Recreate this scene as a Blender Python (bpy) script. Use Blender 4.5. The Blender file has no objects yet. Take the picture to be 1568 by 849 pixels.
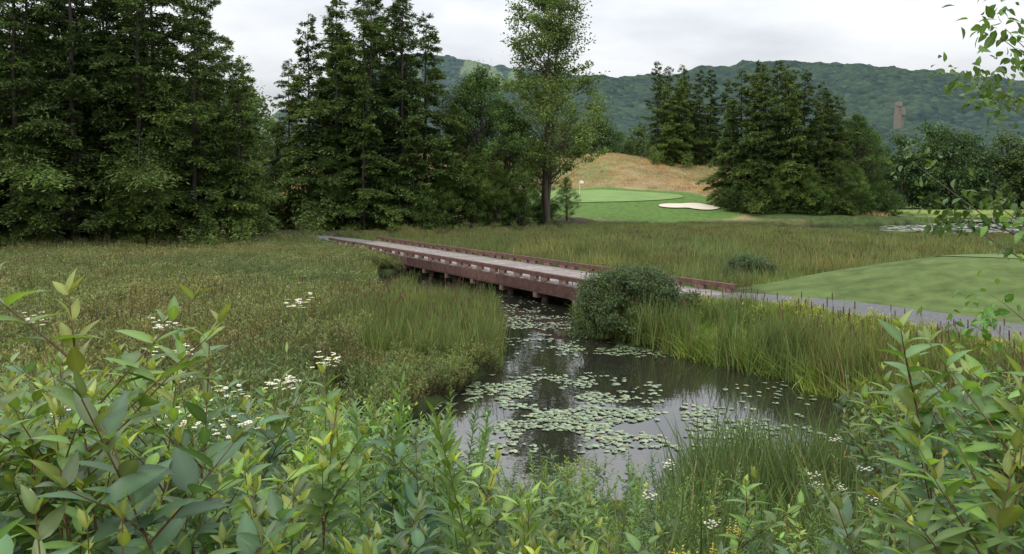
import bpy, math, numpy as np
from mathutils import Vector
R = np.random.default_rng
scene = bpy.context.scene
# ------------------------------------------------------------------ utils
def ss(a, b, x):
    t = np.clip((x - a) / (b - a), 0, 1); return t * t * (3 - 2 * t)
def lerp(a, b, t): return a + (b - a) * t
def _h(i, j):
    v = np.sin(i * 127.1 + j * 311.7) * 43758.5453
    return v - np.floor(v)
def vn(x, y):
    i = np.floor(x); j = np.floor(y); u = x - i; v = y - j
    u = u * u * (3 - 2 * u); v = v * v * (3 - 2 * v)
    return (_h(i, j) * (1 - u) + _h(i + 1, j) * u) * (1 - v) + (_h(i, j + 1) * (1 - u) + _h(i + 1, j + 1) * u) * v
def fbm(x, y, o=4):
    s = 0; a = .5; n = 0
    for k in range(o):
        s = s + a * vn(x * 2 ** k + k * 17.3, y * 2 ** k + k * 9.1); n += a; a *= .5
    return s / n
def nrm(v): return v / np.maximum(np.linalg.norm(v, axis=-1, keepdims=True), 1e-9)
def segd(x, y, a, b):
    ax, ay = a; bx, by = b; dx, dy = bx - ax, by - ay
    t = np.clip(((x - ax) * dx + (y - ay) * dy) / (dx * dx + dy * dy + 1e-9), 0, 1)
    return np.hypot(x - ax - t * dx, y - ay - t * dy)
def lined(x, y, pl):
    d = None
    for a, b in zip(pl[:-1], pl[1:]):
        e = segd(x, y, a, b); d = e if d is None else np.minimum(d, e)
    return d
def sdf(x, y, poly):
    d = lined(x, y, poly + [poly[0]])
    ins = np.zeros(np.shape(x), bool)
    n = len(poly)
    for i in range(n):
        ax, ay = poly[i]; bx, by = poly[(i + 1) % n]
        if ay == by: continue
        c = ((ay > y) != (by > y)) & (x < (bx - ax) * (y - ay) / (by - ay) + ax)
        ins ^= c
    return np.where(ins, -d, d)

class MB:
    def __init__(s): s.V = []; s.F = []; s.C = []; s.M = []; s.n = 0
    def add(s, V, F, C, m=0):
        V = np.asarray(V, float).reshape(-1, 3); F = np.asarray(F, int).reshape(-1, 4)
        C = np.broadcast_to(np.asarray(C, float), (len(V), 3))
        s.V.append(V); s.F.append(F + s.n); s.C.append(C); s.M.append(np.full(len(F), m, int)); s.n += len(V)
    def mesh(s, name, mats, smooth=False):
        V = np.concatenate(s.V); F = np.concatenate(s.F); C = np.concatenate(s.C); M = np.concatenate(s.M)
        me = bpy.data.meshes.new(name)
        me.vertices.add(len(V)); me.vertices.foreach_set("co", V.astype(np.float32).ravel())
        me.loops.add(len(F) * 4); me.loops.foreach_set("vertex_index", F.astype(np.int32).ravel())
        me.polygons.add(len(F)); me.polygons.foreach_set("loop_start", np.arange(0, len(F) * 4, 4, dtype=np.int32))
        try: me.polygons.foreach_set("loop_total", np.full(len(F), 4, dtype=np.int32))
        except Exception: pass
        me.polygons.foreach_set("material_index", M.astype(np.int32))
        me.polygons.foreach_set("use_smooth", np.full(len(F), smooth, dtype=bool))
        me.update(calc_edges=True)
        at = me.color_attributes.new("Col", 'FLOAT_COLOR', 'POINT')
        at.data.foreach_set("color", np.concatenate([C, np.ones((len(C), 1))], 1).astype(np.float32).ravel())
        for m in mats: me.materials.append(m)
        return me
    def tube(s, P, r, col, m=0, k=5):
        P = np.asarray(P, float); n = len(P); r = np.broadcast_to(r, (n,))
        T = nrm(np.gradient(P, axis=0)); ref = np.array([1, 0, 0]) if abs(T[0][0]) < .8 else np.array([0, 1, 0])
        A = nrm(np.cross(T, ref)); B = np.cross(T, A)
        a = np.arange(k) * 2 * np.pi / k
        V = P[:, None] + r[:, None, None] * (np.cos(a)[None, :, None] * A[:, None] + np.sin(a)[None, :, None] * B[:, None])
        i = np.arange(n - 1)[:, None] * k; j = np.arange(k)[None]; j2 = (j + 1) % k
        F = np.stack([i + j, i + j2, i + k + j2, i + k + j], -1)
        s.add(V, F, col, m)
    def box(s, c, h, ax=None, col=(.5, .5, .5), m=0):
        c = np.asarray(c, float); ax = np.eye(3) if ax is None else np.asarray(ax, float)
        sg = np.array([[x, y, z] for x in (-1, 1) for y in (-1, 1) for z in (-1, 1)], float)
        V = c + (sg * np.asarray(h)) @ ax
        F = [[0, 1, 3, 2], [4, 6, 7, 5], [0, 4, 5, 1], [2, 3, 7, 6], [0, 2, 6, 4], [1, 5, 7, 3]]
        s.add(V, F, col, m)
    def rhomb(s, P, D, S, L, W, col, m=0):
        n = len(P); L = np.broadcast_to(L, (n,))[:, None]; W = np.broadcast_to(W, (n,))[:, None]
        Mx = P + D * L * .45
        V = np.stack([P, Mx + S * W / 2, P + D * L, Mx - S * W / 2], 1)
        F = np.arange(n * 4).reshape(n, 4)
        s.add(V, F, np.repeat(np.broadcast_to(col, (n, 3)), 4, axis=0), m)
    def leaves(s, P, D, U, L, W, col, curve=.25, fold=.35, n=4, m=0, pw=.75):
        N = len(P); L = np.broadcast_to(L, (N,)); W = np.broadcast_to(W, (N,)); curve = np.broadcast_to(curve, (N,))
        D = nrm(D); S = nrm(np.cross(D, U)); U = np.cross(S, D)
        t = np.linspace(0, 1, n + 1); w = np.sin(np.pi * t ** pw) ** .9 + .03
        ctr = P[:, None] + D[:, None] * (t[None, :, None] * L[:, None, None]) - U[:, None] * ((t ** 2)[None, :, None] * (L * curve)[:, None, None])
        off = (w[None, :] * W[:, None] / 2)[..., None]
        lf = ctr + S[:, None] * off + U[:, None] * off * fold
        rt = ctr - S[:, None] * off + U[:, None] * off * fold
        V = np.stack([lf, ctr, rt], 2).reshape(-1, 3)
        b = (np.arange(N) * (n + 1) * 3)[:, None, None] + (np.arange(n) * 3)[None, :, None] + np.arange(2)[None, None]
        F = np.stack([b, b + 1, b + 4, b + 3], -1).reshape(-1, 4)
        C = np.repeat(np.broadcast_to(col, (N, 3))[:, None], (n + 1) * 3, 1).reshape(N, n + 1, 3, 3).copy()
        C[:, :, 1] *= 1.35
        s.add(V, F, C.reshape(-1, 3), m)
    def blades(s, P, D, B, L, W, col, n=4, m=0, tw=None):
        N = len(P); L = np.broadcast_to(L, (N,)); W = np.broadcast_to(W, (N,))
        S = nrm(np.cross(D, tw if tw is not None else B + 1e-3))
        t = np.linspace(0, 1, n + 1); w = (1 - t ** 2.2) * .97 + .03
        ctr = P[:, None] + L[:, None, None] * (D[:, None] * t[None, :, None] + B[:, None] * (t ** 2)[None, :, None])
        off = S[:, None] * (w[None, :] * W[:, None] / 2)[..., None]
        V = np.stack([ctr - off, ctr + off], 2).reshape(-1, 3)
        b = (np.arange(N) * (n + 1) * 2)[:, None] + (np.arange(n) * 2)[None]
        F = np.stack([b, b + 1, b + 3, b + 2], -1)
        s.add(V, F, np.repeat(np.broadcast_to(col, (N, 3)), (n + 1) * 2, axis=0), m)

def obj(name, me, loc=(0, 0, 0), rot=0, sc=1, parent=None):
    o = bpy.data.objects.new(name, me); scene.collection.objects.link(o)
    o.location = loc; o.rotation_euler = (0, 0, rot)
    o.scale = (sc, sc, sc) if np.isscalar(sc) else sc
    if parent: o.parent = parent
    return o
def scatter(name, protos, P, S, seed=1, weights=None):
    """one instanced mass: empty > instancer meshes > plant prototypes"""
    P = np.asarray(P, float); S = np.asarray(S, float); rng = R(seed)
    root = bpy.data.objects.new(name, None); scene.collection.objects.link(root)
    pick = rng.choice(len(protos), len(P), p=weights)
    for k, me in enumerate(protos):
        q = pick == k
        if not q.any(): continue
        p = P[q]; s = S[q][:, None] / 2; a = rng.random(len(p)) * 6.283
        cx = np.stack([np.cos(a), np.sin(a), rng.normal(0, .03, len(a))], 1) * s
        cy = np.stack([-np.sin(a), np.cos(a), rng.normal(0, .03, len(a))], 1) * s
        V = np.stack([p - cx - cy, p + cx - cy, p + cx + cy, p - cx + cy], 1)
        mb = MB(); mb.add(V, np.arange(len(p) * 4).reshape(-1, 4), (0, 0, 0))
        im = mb.mesh(name + "_points", [])
        io = obj("patch_%d" % (k + 1), im, parent=root)
        io.instance_type = 'FACES'; io.use_instance_faces_scale = True; io.instance_faces_scale = 1
        io.show_instancer_for_render = False; io.show_instancer_for_viewport = False
        obj("clump_%d" % (k + 1), me, parent=io)
    return root

# ------------------------------------------------------------------ materials
def newmat(name):
    m = bpy.data.materials.new(name); m.use_nodes = True
    nt = m.node_tree; nt.nodes.clear(); out = nt.nodes.new("ShaderNodeOutputMaterial"); return m, nt, out
def N(nt, t, **k):
    n = nt.nodes.new(t)
    for a, b in k.items(): setattr(n, a, b)
    return n
def math_(nt, op, a, b=None, c=None):
    n = N(nt, "ShaderNodeMath", operation=op)
    for i, v in enumerate((a, b, c)):
        if v is None: continue
        if isinstance(v, (int, float)): n.inputs[i].default_value = v
        else: nt.links.new(v, n.inputs[i])
    return n.outputs[0]
def mixc(nt, f, a, b, mode='MIX'):
    n = N(nt, "ShaderNodeMix", data_type='RGBA', blend_type=mode)
    for s, v in ((n.inputs[0], f), (n.inputs[6], a), (n.inputs[7], b)):
        if isinstance(v, (int, float)): s.default_value = v
        elif isinstance(v, tuple): s.default_value = (*v, 1) if len(v) == 3 else v
        else: nt.links.new(v, s)
    return n.outputs[2]
def noise(nt, scale, detail=4, vec=None, rough=.55):
    n = N(nt, "ShaderNodeTexNoise"); n.inputs["Scale"].default_value = scale; n.inputs["Detail"].default_value = detail
    n.inputs["Roughness"].default_value = rough
    if vec is None:
        g = N(nt, "ShaderNodeNewGeometry"); vec = g.outputs["Position"]
    nt.links.new(vec, n.inputs["Vector"]); return n.outputs["Fac"]
def maprange(nt, v, a, b, c, d):
    n = N(nt, "ShaderNodeMapRange"); nt.links.new(v, n.inputs[0])
    for i, x in enumerate((a, b, c, d)): n.inputs[i + 1].default_value = x
    return n.outputs[0]
def leafmat(name, trans=.3, rough=.5, spec=.35, alt=(1.2, 1.1, .75), altf=.5, pscale=.12, tint=(1.25, 1.25, .6), gain=1.0):
    m, nt, out = newmat(name)
    a = N(nt, "ShaderNodeAttribute", attribute_name="Col")
    oi = N(nt, "ShaderNodeObjectInfo")
    br = maprange(nt, oi.outputs["Random"], 0, 1, .75 * gain, 1.25 * gain)
    big = maprange(nt, noise(nt, pscale, 3), .35, .65, 0, altf)
    vm = N(nt, "ShaderNodeVectorMath", operation='SCALE'); nt.links.new(a.outputs["Color"], vm.inputs[0]); nt.links.new(br, vm.inputs["Scale"])
    c2 = mixc(nt, 1.0, vm.outputs[0], alt, 'MULTIPLY')
    c3 = mixc(nt, big, vm.outputs[0], c2)
    p = N(nt, "ShaderNodeBsdfPrincipled"); nt.links.new(c3, p.inputs["Base Color"])
    p.inputs["Roughness"].default_value = rough; p.inputs["Specular IOR Level"].default_value = spec
    t = N(nt, "ShaderNodeBsdfTranslucent"); tc = mixc(nt, 1.0, c3, tint, 'MULTIPLY'); nt.links.new(tc, t.inputs["Color"])
    mx = N(nt, "ShaderNodeMixShader"); mx.inputs[0].default_value = trans
    nt.links.new(p.outputs[0], mx.inputs[1]); nt.links.new(t.outputs[0], mx.inputs[2]); nt.links.new(mx.outputs[0], out.inputs[0])
    return m
def colmat(name, rough=.8, spec=.2, nscale=8, namp=.35, bump=0, bscale=40, metallic=0):
    m, nt, out = newmat(name)
    a = N(nt, "ShaderNodeAttribute", attribute_name="Col")
    f = maprange(nt, noise(nt, nscale, 6), .3, .7, 1 - namp, 1 + namp)
    vm = N(nt, "ShaderNodeVectorMath", operation='SCALE'); nt.links.new(a.outputs["Color"], vm.inputs[0]); nt.links.new(f, vm.inputs["Scale"])
    p = N(nt, "ShaderNodeBsdfPrincipled"); nt.links.new(vm.outputs[0], p.inputs["Base Color"])
    p.inputs["Roughness"].default_value = rough; p.inputs["Specular IOR Level"].default_value = spec
    if bump:
        b = N(nt, "ShaderNodeBump"); b.inputs["Strength"].default_value = bump; b.inputs["Distance"].default_value = .03
        nt.links.new(noise(nt, bscale, 5), b.inputs["Height"]); nt.links.new(b.outputs[0], p.inputs["Normal"])
    nt.links.new(p.outputs[0], out.inputs[0]); return m
M_con = leafmat("conifer_needles", .22, .6, .2, (1.35, 1.2, .95), .8, .08, gain=1.22)
M_brd = leafmat("broadleaf_foliage", .3, .5, .2, (1.25, 1.15, .9), .7, .07, gain=1.18)
M_fg = leafmat("near_leaves", .36, .42, .4, (.68, .85, 1.15), .85, 1.1, (1.45, 1.4, .5), gain=1.14)
M_gr = leafmat("reed_blades", .3, .5, .2, (1.5, 1.12, 1.05), .85, .16, gain=1.36)
M_far = leafmat("far_foliage", .2, .7, .1, (.8, .9, .9), .6, .02, gain=1.35)
M_bark = colmat("bark", .9, .1, 12, .4, .6, 30)
M_stem = colmat("plant_stem", .6, .3, 20, .2)
M_head = colmat("cattail_head", .9, .1, 20, .2)
M_petal = colmat("petals", .6, .3, 20, .05)
M_gnd = colmat("ground_soil_grass", .95, .05, 1.7, .3, .8, 9)
M_mown = colmat("mown_grass", .9, .1, .35, .12, .25, 60)
M_asph = colmat("asphalt", .85, .2, 14, .25, .5, 120)
M_wood = colmat("weathered_timber", .8, .2, 5, .35, .4, 60)
M_sand = colmat("sand", .95, .1, .8, .08)
M_pad = colmat("lily_pad", .35, .5, 6, .2)

# ------------------------------------------------------------------ terrain
LAND = [(-90, 37), (-24, 41.5), (-15.5, 45), (-12.5, 49), (-9, 51), (-13, 60), (-4, 68), (6, 77), (10, 89), (10, 400), (-300, 400), (-300, 30)]
POND = [(-2.6, 9.2), (-2.4, 11), (-1.7, 13), (-.9, 14.8), (-.4, 17), (-.35, 19.5), (-.5, 22.3), (-1.6, 24.6), (-3.0, 27), (-5.3, 31), (-6.6, 37), (-5, 38), (-2, 33.5), (1.4, 28), (3.2, 25), (2.2, 24), (1.6, 22),
        (2.4, 19.8), (3.9, 18), (5.2, 16.2), (6.0, 14.2), (6.4, 12), (6.2, 9.4), (3, 8.9)]
CHAN = [(-4.9, 31), (-4.4, 27.5), (-4.2, 25)]
CHAN2 = [(-3.3, 14.3), (-2.3, 12)]
FARP = [(29, 92), (33, 80), (42, 72), (160, 64), (230, 150), (76, 153), (61, 125), (56, 104), (40, 97.5)]
PATH = [(4.6, 23.3), (6.6, 22.4), (8.4, 20.8), (9.7, 18.5), (10.6, 16.2), (11.3, 13.5), (12, 9), (12.4, 3)]
PATHL = [(-9.2, 48.8), (-11, 52), (-14.5, 56.5), (-20, 60.5), (-28, 63), (-40, 65)]
RL = [(2.9, 23), (3.2, 21.7), (5.1, 19.9), (6.9, 17.6), (7.9, 14.8), (8.2, 11), (8.4, 5), (60, 5), (60, 20), (20, 30), (12, 29), (6.5, 26)]
FY = [80, 90, 96, 104, 111, 120, 130, 140, 155, 166, 190, 250, 400]
FZ = [0, .1, .4, 1.3, 1.95, 2.9, 4.1, 5.9, 9.3, 10.0, 8.0, 3, 0]
def ground(x, y):
    x = np.asarray(x, float); y = np.asarray(y, float)
    z = .1 + .1 * fbm(x * .3, y * .3, 3)
    z = lerp(z, .6 + .25 * fbm(x * .15 + 5, y * .15, 3), ss(1.5, -2.5, sdf(x, y, LAND)))
    z = np.maximum(z, .6 * ss(90, 97, y))
    lat = ss(60, 34, x - .07 * (y - 120)) * ss(-70, -30, x)
    und = ((fbm(x * .05 + 3, y * .05, 3) - .5) * 1.8 + (.1 - 1.3 * np.sin(x * .19 + 1.2)) * ss(60, 40, np.abs(x))) * ss(125, 150, y)
    z = z + (np.interp(y, FY, FZ) * (1 + 0 * x) + und) * lat
    z = lerp(z, .7, ss(.7, -1.0, sdf(x, y, RL)))
    z = z + 1.0 * ss(1.25, .1, np.sqrt(((x - 15.5) / 6.9) ** 2 + ((y - 25.2) / 4.9) ** 2))
    zb = np.interp(y, [-20, 1, 2, 9.0, 10.2], [2.1, 1.95, 1.9, .2, -.4]) + .1 * (fbm(x * .8, y * .8, 3) - .5)
    z = np.maximum(z, zb)
    z = lerp(z, .72, ss(2.2, 1.3, np.minimum(lined(x, y, PATH), lined(x, y, PATHL))))
    wob = (fbm(x * 1.1, y * 1.1, 3) - .5) * .8
    z = lerp(-.6, z, ss(-.45, .12, sdf(x, y, POND) + wob * .6))
    z = lerp(-.4, z, ss(.15, .5, np.minimum(lined(x, y, CHAN), lined(x, y, CHAN2)) + wob * .4))
    z = lerp(-.5, z, ss(-1.2, .6, sdf(x, y, FARP) + wob * 2))
    return z
ys = np.concatenate([np.linspace(-14, 30, 180), np.linspace(30, 205, 230)[1:], np.geomspace(205, 6000, 50)[1:]])
xp = np.concatenate([np.linspace(0, 22, 85), np.linspace(22, 75, 60)[1:], np.linspace(75, 240, 50)[1:], np.geomspace(240, 6000, 25)[1:]])
xs = np.concatenate([-xp[::-1], xp[1:]])
GX, GY = np.meshgrid(xs, ys); GZ = ground(GX, GY)
nx, ny = len(xs), len(ys)
idx = np.arange(nx * ny).reshape(ny, nx)
F = np.stack([idx[:-1, :-1], idx[:-1, 1:], idx[1:, 1:], idx[1:, :-1]], -1).reshape(-1, 4)
def cc(c): return np.array(c)[None, None]
C = np.broadcast_to(cc((.04, .055, .02)), (ny, nx, 3)).copy()
def paint(C, c, f): return C * (1 - f[..., None]) + cc(c) * f[..., None]
C = paint(C, (.045, .04, .025), ss(0, -2, sdf(GX, GY, LAND)))
C = paint(C, (.07, .10, .03), ss(92, 98, GY))
fb = fbm(GX * .12, GY * .12, 4)
FAIR = [(-4, 101), (4, 96), (18, 93), (27, 95), (30, 101), (26, 108), (30, 116), (28, 125), (16, 131), (2, 129), (-6, 122), (-9, 110)]
fs = ss(62, 48, GX - .2 * (GY - 120)) * ss(-80, -60, GX) * ss(93, 96, GY) * ss(260, 200, GY)
fesc = np.array([.25, .195, .105])[None, None] * (.6 + .8 * fb[..., None])
C = C * (1 - fs[..., None]) + fesc * fs[..., None]
C = paint(C, (.12, .14, .05), fs * .8 * ss(.48, .62, fbm(GX * .07 + 30, GY * .07, 4)))
C = paint(C, (.06, .085, .03), ss(27, 30, GX) * ss(93, 96, GY) * ss(118, 110, GY))
C = paint(C, (.085, .145, .037), ss(.6, -.6, sdf(GX, GY, FAIR) + (fb - .5) * 3))
C = paint(C, (.17, .22, .06), ss(50, 56, GX) * ss(148, 153, GY) * ss(176, 168, GY))
mnd = ss(.5, -.5, sdf(GX, GY, RL)) * ss(9.5, 10.5, GY)
C = paint(C, (.088, .122, .042), mnd * (lined(GX, GY, PATH) > .9) * ss(7.0, 8.0, GX))
C = paint(C, (.015, .014, .01), ss(.08, -.1, GZ))
C = paint(C, (.03, .05, .03), ss(260, 400, GY))
mb = MB(); mb.add(np.stack([GX, GY, GZ], -1).reshape(-1, 3), F, C.reshape(-1, 3))
obj("ground", mb.mesh("ground", [M_gnd], True))

def sheet(name, x, y, off, col, mat, shape):
    z = ground(x, y) + off; ny_, nx_ = shape
    idx = np.arange(nx_ * ny_).reshape(shape)
    F = np.stack([idx[:-1, :-1], idx[:-1, 1:], idx[1:, 1:], idx[1:, :-1]], -1).reshape(-1, 4)
    mb = MB(); mb.add(np.stack([x, y, z], -1).reshape(-1, 3), F, col); return obj(name, mb.mesh(name, [mat], True))
def blob(name, cx, cy, rx, ry, off, col, mat, seed, amp=.18, rings=14):
    a = np.linspace(0, 2 * np.pi, 73); rr = np.linspace(0.001, 1, rings)
    A, RR = np.meshgrid(a, rr)
    k = 1 + amp * (np.sin(2 * A + seed) * .6 + np.sin(3 * A + seed * 2) * .5 + np.sin(5 * A + seed) * .2)
    x = cx + RR * k * rx * np.cos(A); y = cy + RR * k * ry * np.sin(A)
    return sheet(name, x, y, off, col, mat, A.shape)
blob("golf_green", 13.5, 119.5, 10.0, 8.5, .09, (.15, .225, .075), M_mown, 1.0)
blob("sand_bunker", 23.6, 106.5, 3.3, 4.0, .14, (.54, .48, .385), M_sand, 2.3, .3)
blob("tee_green", 17.4, 25.6, 3.4, 2.2, .02, (.125, .17, .06), M_mown, 3.0, .12, 24)
def ribbon(name, pl, w, off, col, mat):
    pl = np.array(pl, float); t = np.arange(len(pl)); tt = np.linspace(0, len(pl) - 1, len(pl) * 10)
    px = np.interp(tt, t, pl[:, 0]); py = np.interp(tt, t, pl[:, 1])
    for _ in range(12):
        px[1:-1] = (px[:-2] + px[2:] + px[1:-1]) / 3; py[1:-1] = (py[:-2] + py[2:] + py[1:-1]) / 3
    T = nrm(np.stack([np.gradient(px), np.gradient(py)], 1)); Nn = np.stack([T[:, 1], -T[:, 0]], 1)
    u = np.linspace(-1, 1, 9)
    X = px[:, None] + Nn[:, 0:1] * u * w / 2; Y = py[:, None] + Nn[:, 1:2] * u * w / 2
    return sheet(name, X, Y, off, col, mat, X.shape)
ribbon("cart_path", PATH, 2.4, .03, (.12, .12, .125), M_asph)
ribbon("cart_path", PATHL, 2.3, .05, (.13, .13, .135), M_asph)
mb = MB()
fx, fy = 10.2, 121.; fz = float(ground(fx, fy))
mb.tube([(fx, fy, fz), (fx, fy, fz + 1.2), (fx, fy, fz + 2.3)], .03, (.75, .72, .6), 0, 8)
u = np.linspace(0, 1, 7); Vf = []
for k in (0, 1):
    for a in u: Vf.append((fx + .03 + a * .55, fy + .06 * math.sin(a * 6), fz + 2.28 - .4 * k - .05 * a))
mb.add(Vf, [[i, i + 1, i + 8, i + 7] for i in range(6)], (.8, .8, .78), 0)
obj("golf_flagstick", mb.mesh("golf_flagstick", [M_petal]))

# ------------------------------------------------------------------ water
m, nt, out = newmat("pond_water")
p = N(nt, "ShaderNodeBsdfPrincipled"); p.inputs["Base Color"].default_value = (.018, .018, .013, 1)
p.inputs["Roughness"].default_value = .02; p.inputs["IOR"].default_value = 1.8
b = N(nt, "ShaderNodeBump"); b.inputs["Strength"].default_value = .1; b.inputs["Distance"].default_value = .03
nt.links.new(noise(nt, 2.2, 3), b.inputs["Height"]); nt.links.new(b.outputs[0], p.inputs["Normal"]); nt.links.new(p.outputs[0], out.inputs[0])
mb = MB(); mb.add([(-60, 5, 0), (260, 5, 0), (260, 170, 0), (-60, 170, 0)], [[0, 1, 2, 3]], (0, 0, 0))
obj("pond_water", mb.mesh("pond_water", [m]))
rng = R(5)
def pads(n, fn, smin, smax, name, z0=.006, base=(.15, .2, .105)):
    xs_, ys_ = fn(n); keep = ground(xs_, ys_) < -.02; xs_, ys_ = xs_[keep], ys_[keep]; n = len(xs_)
    k = 12; a = np.linspace(.15, 2 * np.pi - .15, k); rot = rng.random(n) * 6.28; r = smin + (smax - smin) * rng.random(n)
    A = a[None] + rot[:, None]; rr = r[:, None] * (1 + .06 * np.sin(A * 3 + rot[:, None]))
    tx = rng.normal(0, .03, (n, 1)); ty = rng.normal(0, .03, (n, 1))
    X = xs_[:, None] + rr * np.cos(A); Y = ys_[:, None] + rr * np.sin(A)
    Z = z0 + rng.random((n, 1)) * .012 + np.maximum(0, rr * np.cos(A) * tx + rr * np.sin(A) * ty) + .004 * np.sin(A * 2)
    ctr = np.stack([xs_ - 0 * xs_, ys_, np.full(n, z0 + .004)], 1)[:, None]
    V = np.concatenate([ctr, np.stack([X, Y, Z], -1)], 1)
    b = (np.arange(n) * (k + 1))[:, None]; j = np.arange(1, k - 1, 2)[None]
    F1 = np.stack([b + 0 * j, b + j, b + j + 1, b + j + 2], -1).reshape(-1, 4)
    col = np.array(base) * (.7 + .6 * rng.random((n, 1))) + np.array([.1, .05, 0]) * (rng.random((n, 1)) > .92)
    mb = MB(); mb.add(V.reshape(-1, 3), F1, np.repeat(col, k + 1, 0)); return obj(name, mb.mesh(name, [M_pad]))
def reg(n):
    E = [(.75, 21.6, 1.3, 3.2, .2), (3.0, 18.9, 1.8, .9, .1), (.4, 14.6, 2.0, 1.6, .3), (1.8, 12.7, 2.6, 1.3, .32), (.0, 26.5, 1.2, 2.5, .03), (5.0, 15, 1, 1, .01), (-.7, 12, 1.2, 1.2, .05)]
    X = []; Y = []
    for cx, cy, rx, ry, w in E:
        m_ = int(n * w); a = rng.random(m_) * 6.28; r_ = rng.random(m_) ** .6 * (1 + .18 * rng.normal(size=m_))
        X.append(cx + rx * r_ * np.cos(a)); Y.append(cy + ry * r_ * np.sin(a))
    X = np.concatenate(X); Y = np.concatenate(Y)
    k = fbm(X * 1.6, Y * 1.6, 3) > .40 + .1 * rng.random(len(X))
    return X[k], Y[k]
pads(4300, reg, .03, .068, "lily_pads")
def reg2(n):
    X = 36 + rng.random(n) * 90; Y = 72 + rng.random(n) * 76; k = (fbm(X * .06, Y * .12, 3) > .46) & (X / Y > .46); return X[k], Y[k]
pads(12000, reg2, .15, .5, "lily_pads", .01, (.27, .3, .22))

# ------------------------------------------------------------------ bridge
U = np.array([-.48, .877, 0]); U /= np.linalg.norm(U); Nn = np.array([U[1], -U[0], 0]); Z = np.array([0, 0, 1.]); AX = np.stack([U, Nn, Z])
S0, S1, NC, HW = 17.3, 48.5, 15.35, 1.55
def bp(s, n, z): return U * s + Nn * n + Z * z
root = bpy.data.objects.new("wooden_bridge", None); scene.collection.objects.link(root)
rng = R(8)
mb = MB(); s = S0
while s < S1:
    c = np.array([.24, .21, .195]) * (.7 + .55 * rng.random()); mb.box(bp(s + .07, NC, .74 + rng.normal(0, .002)), (.066, HW + .02, .02), AX, c); s += .14
obj("deck_planks", mb.mesh("deck_planks", [M_wood]), parent=root)
RED = np.array([.125, .066, .055])
mb = MB(); mk = MB(); mf = MB(); mp = MB()
for side in (-1, 1):
    n0 = NC + side * (HW - .02)
    s = S0
    while s < S1 - .2:
        L = min(3.0, S1 - s)
        mb.box(bp(s + L / 2, n0, .96 + rng.normal(0, .004)), (L / 2 - .012, .075, .065), AX, RED * (.75 + .5 * rng.random()))
        mf.box(bp(s + L / 2, NC + side * (HW + .045), .56), (L / 2 - .01, .04, .155), AX, RED * (.5 + .45 * rng.random()))
        mf.box(bp(s + L / 2, NC + side * (HW + .06), .375), (L / 2 - .005, .05, .028), AX, RED * (.4 + .2 * rng.random()))
        for q in (.35, 1.5, 2.65):
            if q < L: mk.box(bp(s + q, n0, .828), (.2, .065, .065), AX, np.array([.19, .12, .10]) * (.85 + .3 * rng.random()))
        s += L
for k in range(-2, 3): mf.box(bp((S0 + S1) / 2, NC + k * .6, .56), ((S1 - S0) / 2, .05, .15), AX, (.07, .045, .035))
s = S0 + 1.2
while s < S1:
    mp.box(bp(s, NC, .26), (.12, HW + .12, .085), AX, (.13, .085, .07))
    for k in (-1, 0, 1):
        c = bp(s, NC + k * 1.25, 0); mp.tube([c - Z * 1, c, c + Z * .18], .13, (.12, .085, .07), 0, 10)
    s += 2.45
obj("curb_rails", mb.mesh("curb_rails", [M_wood]), parent=root); obj("curb_blocks", mk.mesh("curb_blocks", [M_wood]), parent=root)
obj("beams", mf.mesh("beams", [M_wood]), parent=root); obj("piles", mp.mesh("piles", [M_wood]), parent=root)

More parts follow.
